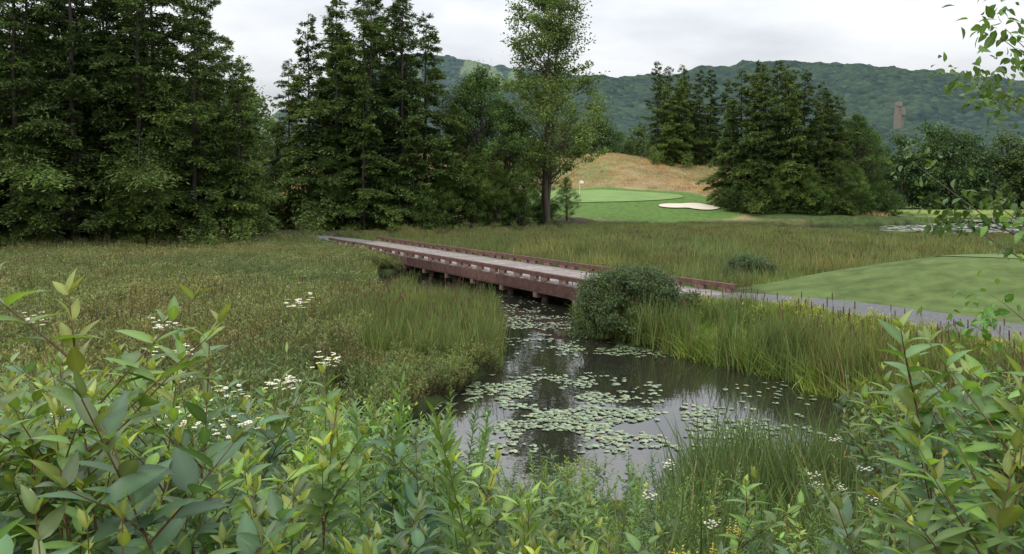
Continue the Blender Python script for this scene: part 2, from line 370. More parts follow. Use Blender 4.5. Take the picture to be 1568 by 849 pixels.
# ------------------------------------------------------------------ trees
BK = (.06, .052, .043)
def conifer(name, seed, h=18, r=3.5, start=.05, nl=36000, droop=.22, power=.75, base=(.042, .072, .024), tip=(.085, .13, .036), leaf=.24, bare=0, dens=8.5, gap=.25):
    rng = R(seed); mb = MB()
    t = np.linspace(0, 1, 10); wx = np.cumsum(rng.normal(0, .05, 10)); wy = np.cumsum(rng.normal(0, .05, 10))
    mb.tube(np.stack([wx, wy, t * h * .98], 1), h * .011 * (1 - t) + .012, BK, 1, 8)
    nb = int(h * dens); tz = start + (1 - start) * (np.arange(nb) + rng.random(nb)) / nb; az = rng.random(nb) * 6.283
    lob = 1 + .3 * np.sin(az * 2 + seed) * np.sin(tz * 9 + seed) + .22 * np.sin(az * 3 + tz * 17)
    L = (r * (1 - tz) ** power * (.4 + .8 * rng.random(nb)) * lob + .15) * np.where(tz < start + .1, .85, 1)
    L = np.where((rng.random(nb) < gap) & (tz < .85), L * .45, L)
    slope = lerp(-.12, .6, tz ** 1.3) + rng.normal(0, .13, nb)
    H = np.stack([np.cos(az), np.sin(az), 0 * az], 1); S = np.stack([-np.sin(az), np.cos(az), 0 * az], 1)
    B0 = np.stack([np.interp(tz, t, wx), np.interp(tz, t, wy), tz * h * .98], 1)
    def P(i, s):
        s = np.asarray(s, float)
        return B0[i] + H[i] * (L[i] * s)[..., None] + np.array([0, 0, 1]) * (L[i] * (slope[i] * s - droop * s * s))[..., None]
    for i in range(nb):
        mb.tube(P(np.full(4, i), np.linspace(0, .92, 4)), np.array([.03, .02, .012, .005]) * (.4 + L[i] / r), BK, 1, 3)
    for i in range(bare):
        z0 = h * rng.random() * .3 + .4; a = rng.random() * 6.28; l = 1 + 2.2 * rng.random()
        d = np.array([math.cos(a), math.sin(a), rng.normal(-.05, .15)]); sn = np.linspace(0, 1, 4)[:, None]
        mb.tube(np.array([0, 0, z0]) + d * l * sn + np.array([0, 0, -.25]) * sn ** 2, [.025, .018, .01, .004], (.14, .13, .12), 1, 3)
    nt_ = nl // 10; w = L ** 1.25; i = rng.choice(nb, nt_, p=w / w.sum()); s = .15 + .85 * rng.random(nt_) ** .75
    sg = np.where(rng.random(nt_) < .5, -1, 1); fw = .48 * L[i] * (1 - s) ** .7 + .18
    tdir = nrm(H[i] * .8 + S[i] * sg[:, None] * .9 + rng.normal(0, .2, (nt_, 3)) + np.array([0, 0, -.1]))
    tl = fw * (.5 + .7 * rng.random(nt_)); p0 = P(i, s)
    k = np.repeat(np.arange(nt_), 10); q = rng.random(len(k))
    pos = p0[k] + tdir[k] * (tl[k] * q)[:, None] + np.array([0, 0, -.2]) * (tl[k] * q * q)[:, None] + rng.normal(0, .055, (len(k), 3))
    dr = nrm(tdir[k] + rng.normal(0, .5, (len(k), 3)) * np.array([1, 1, .7]) + np.array([0, 0, -.08]))
    sd = nrm(np.cross(dr, np.array([0, 0, 1]) + rng.normal(0, .6, (len(k), 3))))
    ll = leaf * (.6 + .8 * rng.random(len(k)))
    br = ((.55 + .7 * rng.random(nt_)) * (.75 + .5 * rng.random(nb))[i])[k][:, None]
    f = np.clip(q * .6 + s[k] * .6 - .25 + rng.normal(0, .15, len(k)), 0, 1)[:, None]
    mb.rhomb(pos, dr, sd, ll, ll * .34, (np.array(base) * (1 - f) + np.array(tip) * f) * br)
    return mb.mesh(name, [M_con, M_bark])
def broadleaf(name, seed, h=15, r=4.5, cb=.25, ncl=150, per=110, leaf=.17, base=(.05, .09, .024), prof=None, cs=.6, trunk=None, stems=1, mat=None, near=False, tcol=BK, flat=.55, lw=.65, brk=1.0):
    rng = R(seed); mb = MB(); t = np.linspace(0, 1, 9); ST = []
    for k in range(stems):
        a = rng.random() * 6.28; lean = 0 if stems == 1 else r * .3
        wx = np.cumsum(rng.normal(0, .012 * h, 9)) * (t > 0) * .6 + math.cos(a) * lean * t ** 1.8; wy = np.cumsum(rng.normal(0, .012 * h, 9)) * (t > 0) * .6 + math.sin(a) * lean * t ** 1.8
        hh = h * (.93 if k == 0 else .75 + .15 * rng.random()); tr = (trunk or h * .013)
        mb.tube(np.stack([wx, wy, t * hh], 1), tr * (1 - t) ** .8 * (1 if k == 0 else .7) + .012, tcol, 1, 8); ST.append((wx, wy, hh))
    tc = rng.random(ncl) ** .9; zc = h * (cb + (1 - cb) * tc)
    pf = prof(tc) if prof else np.sin(np.pi * np.clip(tc * .88 + .12, 0, 1) ** .85) ** .6
    az = rng.random(ncl) * 6.283
    rc = r * pf * rng.random(ncl) ** .45 * (1 + .22 * np.sin(az * 3 + tc * 8 + seed))
    for i in range(ncl):
        wx, wy, hh = ST[rng.integers(stems)]
        c = np.array([rc[i] * math.cos(az[i]), rc[i] * math.sin(az[i]), zc[i]])
        z0 = min(max(zc[i] - rc[i] * (.5 + .5 * rng.random()) - .1 * h * .3, h * cb * .7), hh * .98); tt = z0 / hh
        b = np.array([np.interp(tt, t, wx), np.interp(tt, t, wy), z0]); sn = np.linspace(0, 1, 5)[:, None]
        bend = np.array([0, 0, .25 * np.linalg.norm(c - b)]) * (sn * (1 - sn)) * (1 if rng.random() < .7 else -1)
        mb.tube(b + (c - b) * sn + bend, np.linspace(1, .12, 5) * h * .0025 * brk, tcol, 1, 4)
        n = int(per * (.5 + rng.random())); sz = cs * (.6 + .7 * rng.random())
        off = rng.normal(0, 1, (n, 3)); off = nrm(off) * rng.random((n, 1)) ** .5 * sz * np.array([1.15, 1.15, flat])
        off += (c - b) / max(np.linalg.norm(c - b), .1) * rng.normal(0, .55 * sz, (n, 1))
        dr = nrm(off * .8 + rng.normal(0, .5, (n, 3)) + np.array([0, 0, -.25]))
        ll = leaf * (.6 + .7 * rng.random(n)); col = np.array(base) * (.65 + .7 * rng.random()) * (.75 + .5 * rng.random((n, 1)))
        if near: mb.leaves(c + off, dr, rng.normal(0, .6, (n, 3)) + np.array([0, 0, 1]), ll, ll * .55, col, .3, .25, 4)
        else: mb.rhomb(c + off, dr, nrm(np.cross(dr, np.array([0, 0, 1]) + rng.normal(0, .6, (n, 3)))), ll, ll * lw, col)
    return mb.mesh(name, [mat or M_brd, M_bark])

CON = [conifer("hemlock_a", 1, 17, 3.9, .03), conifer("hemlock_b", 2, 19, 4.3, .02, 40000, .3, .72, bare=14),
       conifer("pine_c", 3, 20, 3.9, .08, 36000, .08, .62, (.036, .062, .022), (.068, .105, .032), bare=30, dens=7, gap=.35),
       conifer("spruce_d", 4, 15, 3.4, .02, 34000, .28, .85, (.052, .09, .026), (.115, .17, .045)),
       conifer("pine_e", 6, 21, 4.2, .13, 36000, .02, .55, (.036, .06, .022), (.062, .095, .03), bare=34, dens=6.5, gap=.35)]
BRD = [broadleaf("maple_a", 11, 14, 4.0, .1, 190, 120, .17), broadleaf("oak_b", 12, 15, 4.6, .08, 210, 120, .18, (.048, .088, .024)),
       broadleaf("ash_c", 13, 12, 3.4, .06, 160, 120, .16, (.075, .125, .03), stems=2)]
rng = R(21)
def plant(name, me, x, y, sc=1., rot=None, dz=-.1):
    s = sc if not np.isscalar(sc) else (sc * rng.uniform(.93, 1.07), sc * rng.uniform(.93, 1.07), sc)
    return obj(name, me, (x, y, float(ground(x, y)) + dz), rng.random() * 6.28 if rot is None else rot, s)
def cname(k): return "hemlock_tree" if k in (0, 1) else ("spruce_tree" if k == 3 else "pine_tree")
LW = [(-27, 43.5, 1, 1.0), (-24, 44, 2, 1.0), (-30, 42.5, 0, 1.0), (-21, 45, 1, 1.0), (-18.2, 46, 0, .9), (-15.9, 47, 3, .74), (-25.5, 48, 4, 1.05), (-22, 49.5, 2, 1.05),
      (-29, 48, 2, 1.05), (-34, 45, 1, 1.05), (-19.4, 49.5, 1, .9), (-33, 51, 4, 1.1), (-27, 53, 1, 1.1), (-40, 51, 1, 1.1), (-17.0, 50.5, 3, .8), (-32, 42, 3, .75), (-25.4, 42.8, 3, .5), (-20, 44.2, 3, .45), (-23.5, 46.5, 0, 1.05), (-31, 46, 0, 1.0)]
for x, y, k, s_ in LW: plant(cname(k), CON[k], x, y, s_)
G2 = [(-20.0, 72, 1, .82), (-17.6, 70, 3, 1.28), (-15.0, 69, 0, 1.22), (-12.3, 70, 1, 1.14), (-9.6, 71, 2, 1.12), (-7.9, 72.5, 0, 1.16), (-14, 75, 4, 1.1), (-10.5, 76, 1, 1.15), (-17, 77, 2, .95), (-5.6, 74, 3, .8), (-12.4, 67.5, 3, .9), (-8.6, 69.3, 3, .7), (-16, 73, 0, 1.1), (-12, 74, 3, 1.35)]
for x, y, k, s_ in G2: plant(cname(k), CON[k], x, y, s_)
for x, y, k, s_ in [(-23.5, 70, 0, .72), (-26, 74, 2, .8), (-30, 72, 1, .8), (-21.8, 74, 2, .8), (-2.9, 76, 1, .98), (-4.6, 78, 0, 1.0), (-.9, 79, 2, 1.0), (1.0, 77.5, 2, .5), (-3.6, 73.5, 2, .55), (-6.2, 71.2, 2, .42), (-1.4, 74.6, 2, .45),
                    (.2, 83, 0, .8), (6, 88, 2, .4), (3.4, 86, 1, .45), (-28, 56, 2, 1.0), (-15.2, 68, 2, .6), (-21.5, 43.8, 2, .33), (-28.5, 41.6, 2, .3)]: plant("maple_tree", BRD[k], x, y, s_)
pf = lambda t: np.interp(t, [0, .1, .3, .46, .56, .78, .93, 1], [.6, .95, 1.0, .8, .6, .66, .5, .2])
TM = broadleaf("tall_ash", 31, 23.4, 6.0, .24, 330, 95, .26, (.1, .15, .042), pf, .78, .36, 3, tcol=(.09, .075, .058), flat=.4, brk=.6)
plant("tall_ash_tree", TM, 3.55, 80, (1, 1, 1), 1.0)
G3 = [(30.0, 105, 1, .98), (32.2, 102, 0, 1.12), (34.3, 103.5, 2, .98), (37.2, 102, 1, .98), (40.0, 103.5, 0, 1.0), (42.4, 104.5, 3, 1.05), (33.5, 108, 2, 1.), (38, 108, 4, .9), (36, 106, 0, 1.13), (28.6, 106, 3, .95), (31.0, 100.6, 3, .5), (42, 108, 1, .85), (35.3, 101, 3, 1.1), (31, 103, 3, 1.2), (38.8, 101.5, 3, .95),
      (28.6, 158, 2, 1.02), (31.0, 160, 4, .95), (34, 161, 1, 1.1), (37.2, 159, 0, 1.15), (40, 162, 2, 1.0), (43, 160, 1, .95), (36, 165, 4, .92), (30, 156, 3, 1.1), (33, 157, 3, 1.2)]
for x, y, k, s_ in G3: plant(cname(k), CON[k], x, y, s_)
for x, y, k, s_ in [(45.0, 105, 1, .85), (47.4, 107, 0, .8), (46, 112, 2, .9), (29.6, 100.6, 2, .32), (33.5, 99.8, 2, .5), (37, 99.9, 2, .5), (41, 101, 0, .5), (49.0, 109, 2, .6), (43.5, 101.5, 2, .5), (26.5, 150, 2, .3), (46, 150, 1, .8), (51, 152, 0, .8)]: plant("maple_tree", BRD[k], x, y, s_)
FB = [broadleaf("far_tree_%d" % k, 40 + k, 1.0, .34, .03, 70, 60, .035, [(.05, .082, .03), (.07, .105, .035), (.045, .075, .03), (.06, .09, .03)][k], cs=.085, mat=M_far) for k in range(4)]
rng = R(33)
def sc_(n, fx, fy, h0, h1):
    x = rng.uniform(*fx, n); y = rng.uniform(*fy, n); return np.stack([x, y, ground(x, y) - .3], 1), rng.uniform(h0, h1, n)
P1, S1_ = sc_(70, (72, 190), (176, 194), 13, 19); P2, S2_ = sc_(60, (8, 75), (190, 235), 10, 15)
P3, S3_ = sc_(60, (-70, 10), (170, 215), 6, 9); P4, S4_ = sc_(450, (-300, 600), (260, 620), 13, 20)
P5, S5_ = sc_(60, (-100, -32), (66, 110), 13, 17); P6, S6_ = sc_(26, (70, 150), (173, 176), 3, 6)
scatter("distant_trees", FB, np.concatenate([P1, P2, P3, P4, P5, P6]), np.concatenate([S1_, S2_, S3_, S4_, S5_, S6_]), 3)

# ------------------------------------------------------------------ mountains
def mountmat(name, haze, hz, ski):
    m, nt, out = newmat(name)
    g = N(nt, "ShaderNodeNewGeometry"); v = N(nt, "ShaderNodeTexVoronoi"); v.inputs["Scale"].default_value = .06; nt.links.new(g.outputs["Position"], v.inputs["Vector"])
    n1 = maprange(nt, noise(nt, .006, 6), .38, .6, 0, 1)
    c = mixc(nt, n1, (.012, .026, .014), (.035, .06, .022))
    vr = N(nt, "ShaderNodeSeparateColor"); nt.links.new(v.outputs["Color"], vr.inputs[0])
    c = mixc(nt, maprange(nt, vr.outputs[0], .2, 1, 0, .8), c, (.07, .1, .04))
    c = mixc(nt, maprange(nt, vr.outputs[1], .6, 1, 0, .9), c, (.01, .022, .014))
    if ski:
        mp = N(nt, "ShaderNodeMapping"); mp.inputs["Scale"].default_value = (1, .22, .22); nt.links.new(g.outputs["Position"], mp.inputs[0])
        sk = maprange(nt, noise(nt, .009, 2, mp.outputs[0]), .56, .6, 0, 1); c = mixc(nt, sk, c, (.2, .25, .1))
    c = mixc(nt, haze, c, hz)  # aerial haze painted in: forest colour blended toward a flat blue-grey
    p = N(nt, "ShaderNodeBsdfDiffuse"); nt.links.new(c, p.inputs[0])
    b = N(nt, "ShaderNodeBump"); b.inputs["Strength"].default_value = 1; b.inputs["Distance"].default_value = 12; b.invert = True
    nt.links.new(v.outputs["Distance"], b.inputs["Height"]); nt.links.new(b.outputs[0], p.inputs["Normal"])
    nt.links.new(p.outputs[0], out.inputs[0]); return m
def mountain(name, yr, y0, prof, mat, x0, x1, seed):
    X = np.arange(x0, x1, 8.); T = np.linspace(0, 1.12, 220); XX, TT = np.meshgrid(X, T); YY = y0 + (yr - y0) * TT
    k = yr / 1230.; pr = np.array(prof, float); rx = (pr[:, 0] - 784) * k; rz = 3.6 + (300 - pr[:, 1]) * k
    rd = np.interp(XX, rx, rz); sh = np.interp(TT, [0, .3, .6, .85, 1, 1.15], [0, .16, .5, .86, 1, .93])
    big = (fbm(XX * .0022 + seed, YY * .0022, 4) - .5) * 190 * np.sin(np.pi * np.clip(TT, 0, 1))
    ZZ = rd * sh + big + (vn(XX * .09, YY * .09) - .5) * 9 + (vn(XX * .023 + 9, YY * .023) - .5) * 14 - 5
    n_ = XX.shape; idx = np.arange(XX.size).reshape(n_)
    F = np.stack([idx[:-1, :-1], idx[:-1, 1:], idx[1:, 1:], idx[1:, :-1]], -1).reshape(-1, 4)
    mb = MB(); mb.add(np.stack([XX, YY, ZZ], -1).reshape(-1, 3), F, (0, 0, 0)); obj(name, mb.mesh(name, [mat], True))
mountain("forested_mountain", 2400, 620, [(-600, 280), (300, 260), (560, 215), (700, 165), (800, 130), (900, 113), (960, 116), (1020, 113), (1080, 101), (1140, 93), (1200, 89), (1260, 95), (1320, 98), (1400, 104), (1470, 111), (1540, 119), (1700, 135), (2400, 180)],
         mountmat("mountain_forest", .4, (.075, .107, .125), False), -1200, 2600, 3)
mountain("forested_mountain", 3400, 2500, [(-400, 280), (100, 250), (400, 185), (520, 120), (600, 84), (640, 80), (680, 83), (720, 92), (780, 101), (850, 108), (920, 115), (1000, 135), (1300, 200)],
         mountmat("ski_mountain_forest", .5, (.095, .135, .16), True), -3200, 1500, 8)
mb = MB(); k = 1500 / 1230.; tx = (1376 - 784) * k; tz = 3.6 + (300 - 176) * k
mb.tube([(tx, 1500, tz - 40), (tx, 1500, tz), (tx, 1500, tz + 16)], [11, 8.5, 6.5], (.17, .15, .125), 0, 4)
mb.box((tx, 1500, tz + 20), (5, 5, 4), None, (.2, .175, .15)); mb.box((tx + 4, 1499, tz + 6), (6, 5, 7), None, (.19, .165, .14))
for q in range(3): mb.box((tx, 1493.5, tz + 2 + q * 6), (2.0, .6, 1.0), None, (.1, .09, .08))
obj("hillside_lodge", mb.mesh("hillside_lodge", [M_wood]))

# ------------------------------------------------------------------ marsh plants prototypes
def disc(rng, n, r):
    a = rng.random(n) * 6.283; q = r * rng.random(n) ** .5; return q * np.cos(a), q * np.sin(a)
def cattail(name, seed, n=34, h=1.25, spread=.32, heads=2, col=(.08, .13, .036), w=.02, patch=False, dryf=.12):
    rng = R(seed); mb = MB()
    px, py = disc(rng, n, spread) if patch else (rng.normal(0, spread * .5, n), rng.normal(0, spread * .5, n))
    P = np.stack([px, py, np.zeros(n)], 1)
    a = rng.random(n) * 6.28; o = np.stack([np.cos(a), np.sin(a), 0 * a], 1)
    D = nrm(o * rng.uniform(.02, .18, (n, 1)) + np.array([0, 0, 1])); B = o * rng.uniform(.02, .3, (n, 1)) + np.array([0, 0, -1]) * rng.uniform(0, .12, (n, 1))
    c = np.array(col) * (.6 + .8 * rng.random((n, 1))); dry = rng.random(n) < dryf; c[dry] = np.array([.2, .17, .09]) * (.6 + .5 * rng.random((dry.sum(), 1)))
    mb.blades(P, D, B, h * rng.uniform(.6, 1.08, n), w * rng.uniform(.7, 1.3, n), c, 3, 0, rng.normal(0, 1, (n, 3)))
    hx, hy = disc(rng, heads, spread * .9)
    for x, y in zip(hx, hy):
        hh = h * rng.uniform(.85, 1.05)
        mb.tube([(x, y, 0), (x, y, hh * .5), (x + .02, y, hh)], .004, (.1, .13, .05), 1, 3)
        mb.tube([(x + .02, y, hh - .02), (x + .02, y, hh), (x + .02, y, hh + .06), (x + .02, y, hh + .13), (x + .02, y, hh + .145)], [.004, .011, .012, .011, .003], (.10, .065, .035), 2, 5)
    return mb.mesh(name, [M_gr, M_stem, M_head])
def tuft(name, seed, n=60, h=.5, spread=.2, col=(.1, .16, .037), w=.012, patch=False):
    rng = R(seed); mb = MB(); px, py = disc(rng, n, spread) if patch else (rng.normal(0, spread * .6, n), rng.normal(0, spread * .6, n)); P = np.stack([px, py, np.zeros(n)], 1)
    a = rng.random(n) * 6.28; o = np.stack([np.cos(a), np.sin(a), 0 * a], 1)
    D = nrm(o * rng.uniform(.1, .5, (n, 1)) + np.array([0, 0, 1])); B = o * rng.uniform(.1, .6, (n, 1)) + np.array([0, 0, -1]) * rng.uniform(.05, .5, (n, 1))
    mb.blades(P, D, B, h * rng.uniform(.5, 1.15, n), w, np.array(col) * (.6 + .8 * rng.random((n, 1))), 3, 0, rng.normal(0, 1, (n, 3)))
    return mb.mesh(name, [M_gr])
def bushlet(name, seed, n=420, r=.42, h=.75, leaf=.085, wf=.3, col=(.09, .13, .042), up=.8, stems=26, patch=False):
    rng = R(seed); mb = MB(); B = []; T = []
    for i in range(stems):
        a = rng.random() * 6.28; q = r * rng.random() ** (.5 if patch else .6)
        if patch:
            x, y = q * math.cos(a), q * math.sin(a); l = vn(np.array(x * 2.2 + seed * 7), np.array(y * 2.2)); tip = np.array([x, y, h * (.5 + .6 * float(l)) * rng.uniform(.75, 1.1)]); b = tip * np.array([1, 1, 0]) + np.array([rng.normal(0, .08), rng.normal(0, .08), 0])
        else:
            tip = np.array([q * math.cos(a), q * math.sin(a), h * (1 - .45 * (q / r) ** 2) * rng.uniform(.7, 1.08)]); b = tip * np.array([.35, .35, 0])
        B.append(b); T.append(tip); mb.tube([b, (b + tip) / 2, tip], [.006, .004, .002], (.09, .075, .045), 1, 3)
    k = rng.integers(0, stems, n); s = rng.random(n) ** .6; b = np.array(B)[k]; t = np.array(T)[k]
    P = b + (t - b) * s[:, None] + rng.normal(0, .015, (n, 3)); a = rng.random(n) * 6.28
    D = nrm(np.stack([np.cos(a), np.sin(a), np.full(n, up)], 1) + rng.normal(0, .2, (n, 3))); S = nrm(np.cross(D, rng.normal(0, 1, (n, 3)) + np.array([0, 0, 1])))
    tone = (.8 + .4 * rng.random(stems))[k][:, None]
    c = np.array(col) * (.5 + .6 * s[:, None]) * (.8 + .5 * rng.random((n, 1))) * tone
    mb.rhomb(P, D, S, leaf * rng.uniform(.6, 1.2, n), leaf * wf, c)
    return mb.mesh(name, [M_gr, M_stem])
CAT = [cattail("cattail_%d" % k, 50 + k, heads=k % 3, col=(.08, .122, .038)) for k in range(4)]
CATP = [cattail("cattail_patch_%d" % k, 60 + k, n=230, h=1.15, spread=1.25, heads=6, w=.03, col=[(.085, .125, .042), (.075, .12, .042), (.095, .13, .045), (.08, .115, .04)][k], patch=True) for k in range(4)]
SEDP = [tuft("sedge_patch_%d" % k, 66 + k, 260, .75, 1.2, (.11, .14, .05), .022, True) for k in range(2)]
TUF = [tuft("grass_%d" % k, 70 + k) for k in range(3)]
FES = [tuft("fescue_%d" % k, 75 + k, 60, .6, 1.1, (.27, .215, .12), .03, True) for k in range(2)]
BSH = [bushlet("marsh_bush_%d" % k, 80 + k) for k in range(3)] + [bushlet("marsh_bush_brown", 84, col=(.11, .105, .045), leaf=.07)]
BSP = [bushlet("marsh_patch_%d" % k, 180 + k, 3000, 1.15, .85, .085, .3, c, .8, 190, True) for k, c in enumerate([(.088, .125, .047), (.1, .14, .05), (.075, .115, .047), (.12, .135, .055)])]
def region(n, bx, by, f):
    x = rng.uniform(*bx, n); y = rng.uniform(*by, n); k = f(x, y); x, y = x[k], y[k]; return x, y
def nb(x, y): return x * Nn[0] + y * Nn[1]
def sb(x, y): return x * U[0] + y * U[1]
def onbridge(x, y): return (np.abs(nb(x, y) - NC) < 1.9) & (sb(x, y) > S0 - 1) & (sb(x, y) < S1 + 1)
def pts(x, y, dz=-.03): return np.stack([x, y, ground(x, y) + dz], 1)
ISL = [(-3.5, 14.6), (-1.2, 14.4), (-.5, 16), (-.4, 21.5), (-1.4, 24), (-3.6, 27.6), (-3.9, 25), (-3.4, 19)]
isl = lambda x, y: sdf(x, y, ISL) < .35
chd = lambda x, y: np.minimum(lined(x, y, CHAN), lined(x, y, CHAN2))
lf0 = lambda x, y, m=0: (ground(x, y) > .03) & (nb(x, y) < NC - 1.8 - m) & (sdf(x, y, LAND) > -1.0) & (x < -.3) & (~isl(x, y)) & (y > 9)
lf = lambda x, y: lf0(x, y)
x, y = region(2300, (-34, -1), (9, 50), lambda x, y: lf0(x, y, .8) & (chd(x, y) > 1.3) & (sdf(x, y, POND) > 1.1))
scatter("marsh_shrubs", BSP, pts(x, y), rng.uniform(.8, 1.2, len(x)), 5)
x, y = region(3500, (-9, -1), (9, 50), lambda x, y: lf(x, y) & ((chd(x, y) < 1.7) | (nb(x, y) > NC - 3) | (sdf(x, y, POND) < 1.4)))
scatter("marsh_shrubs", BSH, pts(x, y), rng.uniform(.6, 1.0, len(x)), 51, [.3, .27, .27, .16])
x, y = region(900, (-34, -1), (10, 50), lambda x, y: lf0(x, y, 1) & (chd(x, y) > 1.3) & (sdf(x, y, POND) > 1.1) & (fbm(x * .13 + 7, y * .13, 3) > .47))
scatter("cattails", CATP + SEDP, pts(x, y), rng.uniform(.68, .95, len(x)), 6)
x, y = region(1500, (-8, -2.5), (13, 37), lambda x, y: lf(x, y) & (chd(x, y) < 1.7))
scatter("cattails", CAT, pts(x, y), rng.uniform(.55, .85, len(x)), 61)
x, y = region(1200, (-5, 0), (14, 31), lambda x, y: isl(x, y) & (ground(x, y) > -.1) & (y > 16.2))
scatter("cattails", CAT, pts(x, y), rng.uniform(.6, .95, len(x)) * np.interp(y, [16, 22, 27], [.9, 1, .65]), 7)
x, y = region(800, (-5, 0), (13.2, 20), lambda x, y: isl(x, y) & (ground(x, y) > -.05))
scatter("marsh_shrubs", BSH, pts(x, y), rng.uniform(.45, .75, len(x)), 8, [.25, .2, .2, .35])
mid = lambda x, y, m=0: (ground(x, y) > .0) & (nb(x, y) > NC + 1.75 + m) & (sdf(x, y, LAND) > -.5) & (y < np.interp(x, [20, 32], [95, 84])) & (sdf(x, y, RL) > .2 + m) & (sdf(x, y, FAIR) > .8) & (ground(x, y) < .5) & (x < .72 * y + 3) & (sdf(x, y, FARP) > 1)
x, y = region(3300, (-14, 66), (24, 97), lambda x, y: mid(x, y, .9))
scatter("cattail_marsh", CATP + SEDP, pts(x, y), rng.uniform(.75, 1.05, len(x)) * (.75 + .45 * fbm(x * .15, y * .15)) * np.where(x > 24, np.interp(y, [45, 62, 80], [1, .55, .3]), np.interp(y, [50, 75, 93], [1, .75, .4])), 9, [.18, .18, .18, .18, .14, .14])
x, y = region(1600, (-14, 26), (22, 48), lambda x, y: mid(x, y) & ((nb(x, y) < NC + 3.2) | (sdf(x, y, RL) < 1.6)))
scatter("cattails", CAT, pts(x, y), rng.uniform(.55, .8, len(x)), 10)
RB = [(2.2, 23.6), (2.6, 20.2), (3.9, 18.3), (5.2, 16.3), (6.0, 14.4), (6.4, 11.5), (9.9, 11), (10, 14), (9.2, 16.9), (7.9, 19.2), (6.4, 21), (4.2, 21.8)]
rb = lambda x, y: (sdf(x, y, RB) < .25) & (lined(x, y, PATH) > 1.25) & (~onbridge(x, y))
pd = lambda x, y: lined(x, y, PATH) - 1.25
x, y = region(2300, (2, 10), (10, 24), lambda x, y: rb(x, y) & (fbm(x * .5, y * .5, 3) > .45) & (ground(x, y) > -.25) & (ground(x, y) < .5) & (pd(x, y) > .7))
scatter("cattails", CAT, pts(x, y), rng.uniform(.65, 1.05, len(x)) * np.interp(pd(x, y), [.7, 2.4], [.5, 1]), 11)
x, y = region(6000, (2, 13), (9.5, 24), lambda x, y: rb(x, y) & (ground(x, y) > -.12))
BT = [tuft("bright_grass_%d" % k, 170 + k, col=(.13, .195, .038)) for k in range(2)]
scatter("bank_grass", BT + TUF[:1], pts(x, y), rng.uniform(.75, 1.4, len(x)) * np.interp(pd(x, y), [0, .4, 1.6], [.2, .45, 1]), 12)
x, y = region(480, (4, 11), (12, 22), lambda x, y: rb(x, y) & (ground(x, y) > .2) & (pd(x, y) > .35))
YB = [bushlet("bank_bush_%d" % k, 90 + k, 500, .45, .8, .1, .3, (.17, .22, .045)) for k in range(2)]
scatter("bank_shrubs", YB + [BSH[0]], pts(x, y), rng.uniform(.7, 1.15, len(x)) * np.interp(pd(x, y), [.3, 1.8], [.4, 1]), 13)
x, y = region(2600, (6.5, 30), (19, 34), lambda x, y: (np.abs(sdf(x, y, RL) - .3) < .6) & (lined(x, y, PATH) > 1.3) & (~onbridge(x, y)))
scatter("rough_grass", TUF, pts(x, y), rng.uniform(.5, .9, len(x)), 14)
x, y = region(4200, (-40, 50), (96, 175), lambda x, y: (sdf(x, y, FAIR) > 1.0) & (sdf(x, y, FARP) > 1) & ~((x > 25) & (y < 101)) & (np.hypot(x - 23.8, y - 106) > 5.5) & ~((x > 20) & (x < 26) & (y < 108)))
scatter("fescue_grass", FES, pts(x, y), rng.uniform(.7, 1.3, len(x)), 15)
x, y = region(2500, (-45, 6), (36, 84), lambda x, y: (np.abs(sdf(x, y, LAND)) < 1.8) & (lined(x, y, PATHL) > 1.5) & (~onbridge(x, y)))
scatter("shore_shrubs", BSH[:3] + TUF, pts(x, y), rng.uniform(.6, 1.2, len(x)), 16)
UND = [broadleaf("undergrowth_%d" % k, 95 + k, 2.6, 1.3, .02, 45, 60, .13, (.045, .085, .022), cs=.35) for k in range(2)]
x, y = region(150, (-46, 6), (42, 90), lambda x, y: (sdf(x, y, LAND) < -1.5) & (lined(x, y, PATHL) > 2.4) & (sdf(x, y, LAND) > -12))
scatter("undergrowth", UND, pts(x, y), rng.uniform(.5, 1.2, len(x)), 17)
x = rng.uniform(28, 50, 45); y = 98.8 + rng.uniform(0, 3, 45) + np.maximum(0, x - 38) * .4
scatter("undergrowth", UND, pts(x, y), rng.uniform(.6, 1.3, 45), 18)
WS = broadleaf("willow_shrub", 99, 1.5, 1.5, .02, 620, 110, .08, (.06, .092, .044), lambda t: np.sqrt(np.clip(1 - (t * .98) ** 2.6, 0, 1)), .17, .03, 3, tcol=(.06, .05, .04), flat=.9, lw=.36)
obj("willow_shrub", WS, (3.2, 20.7, .02), 0, 1.06)
obj("willow_shrub", WS, (9.3, 31.5, .05), 2, .75)

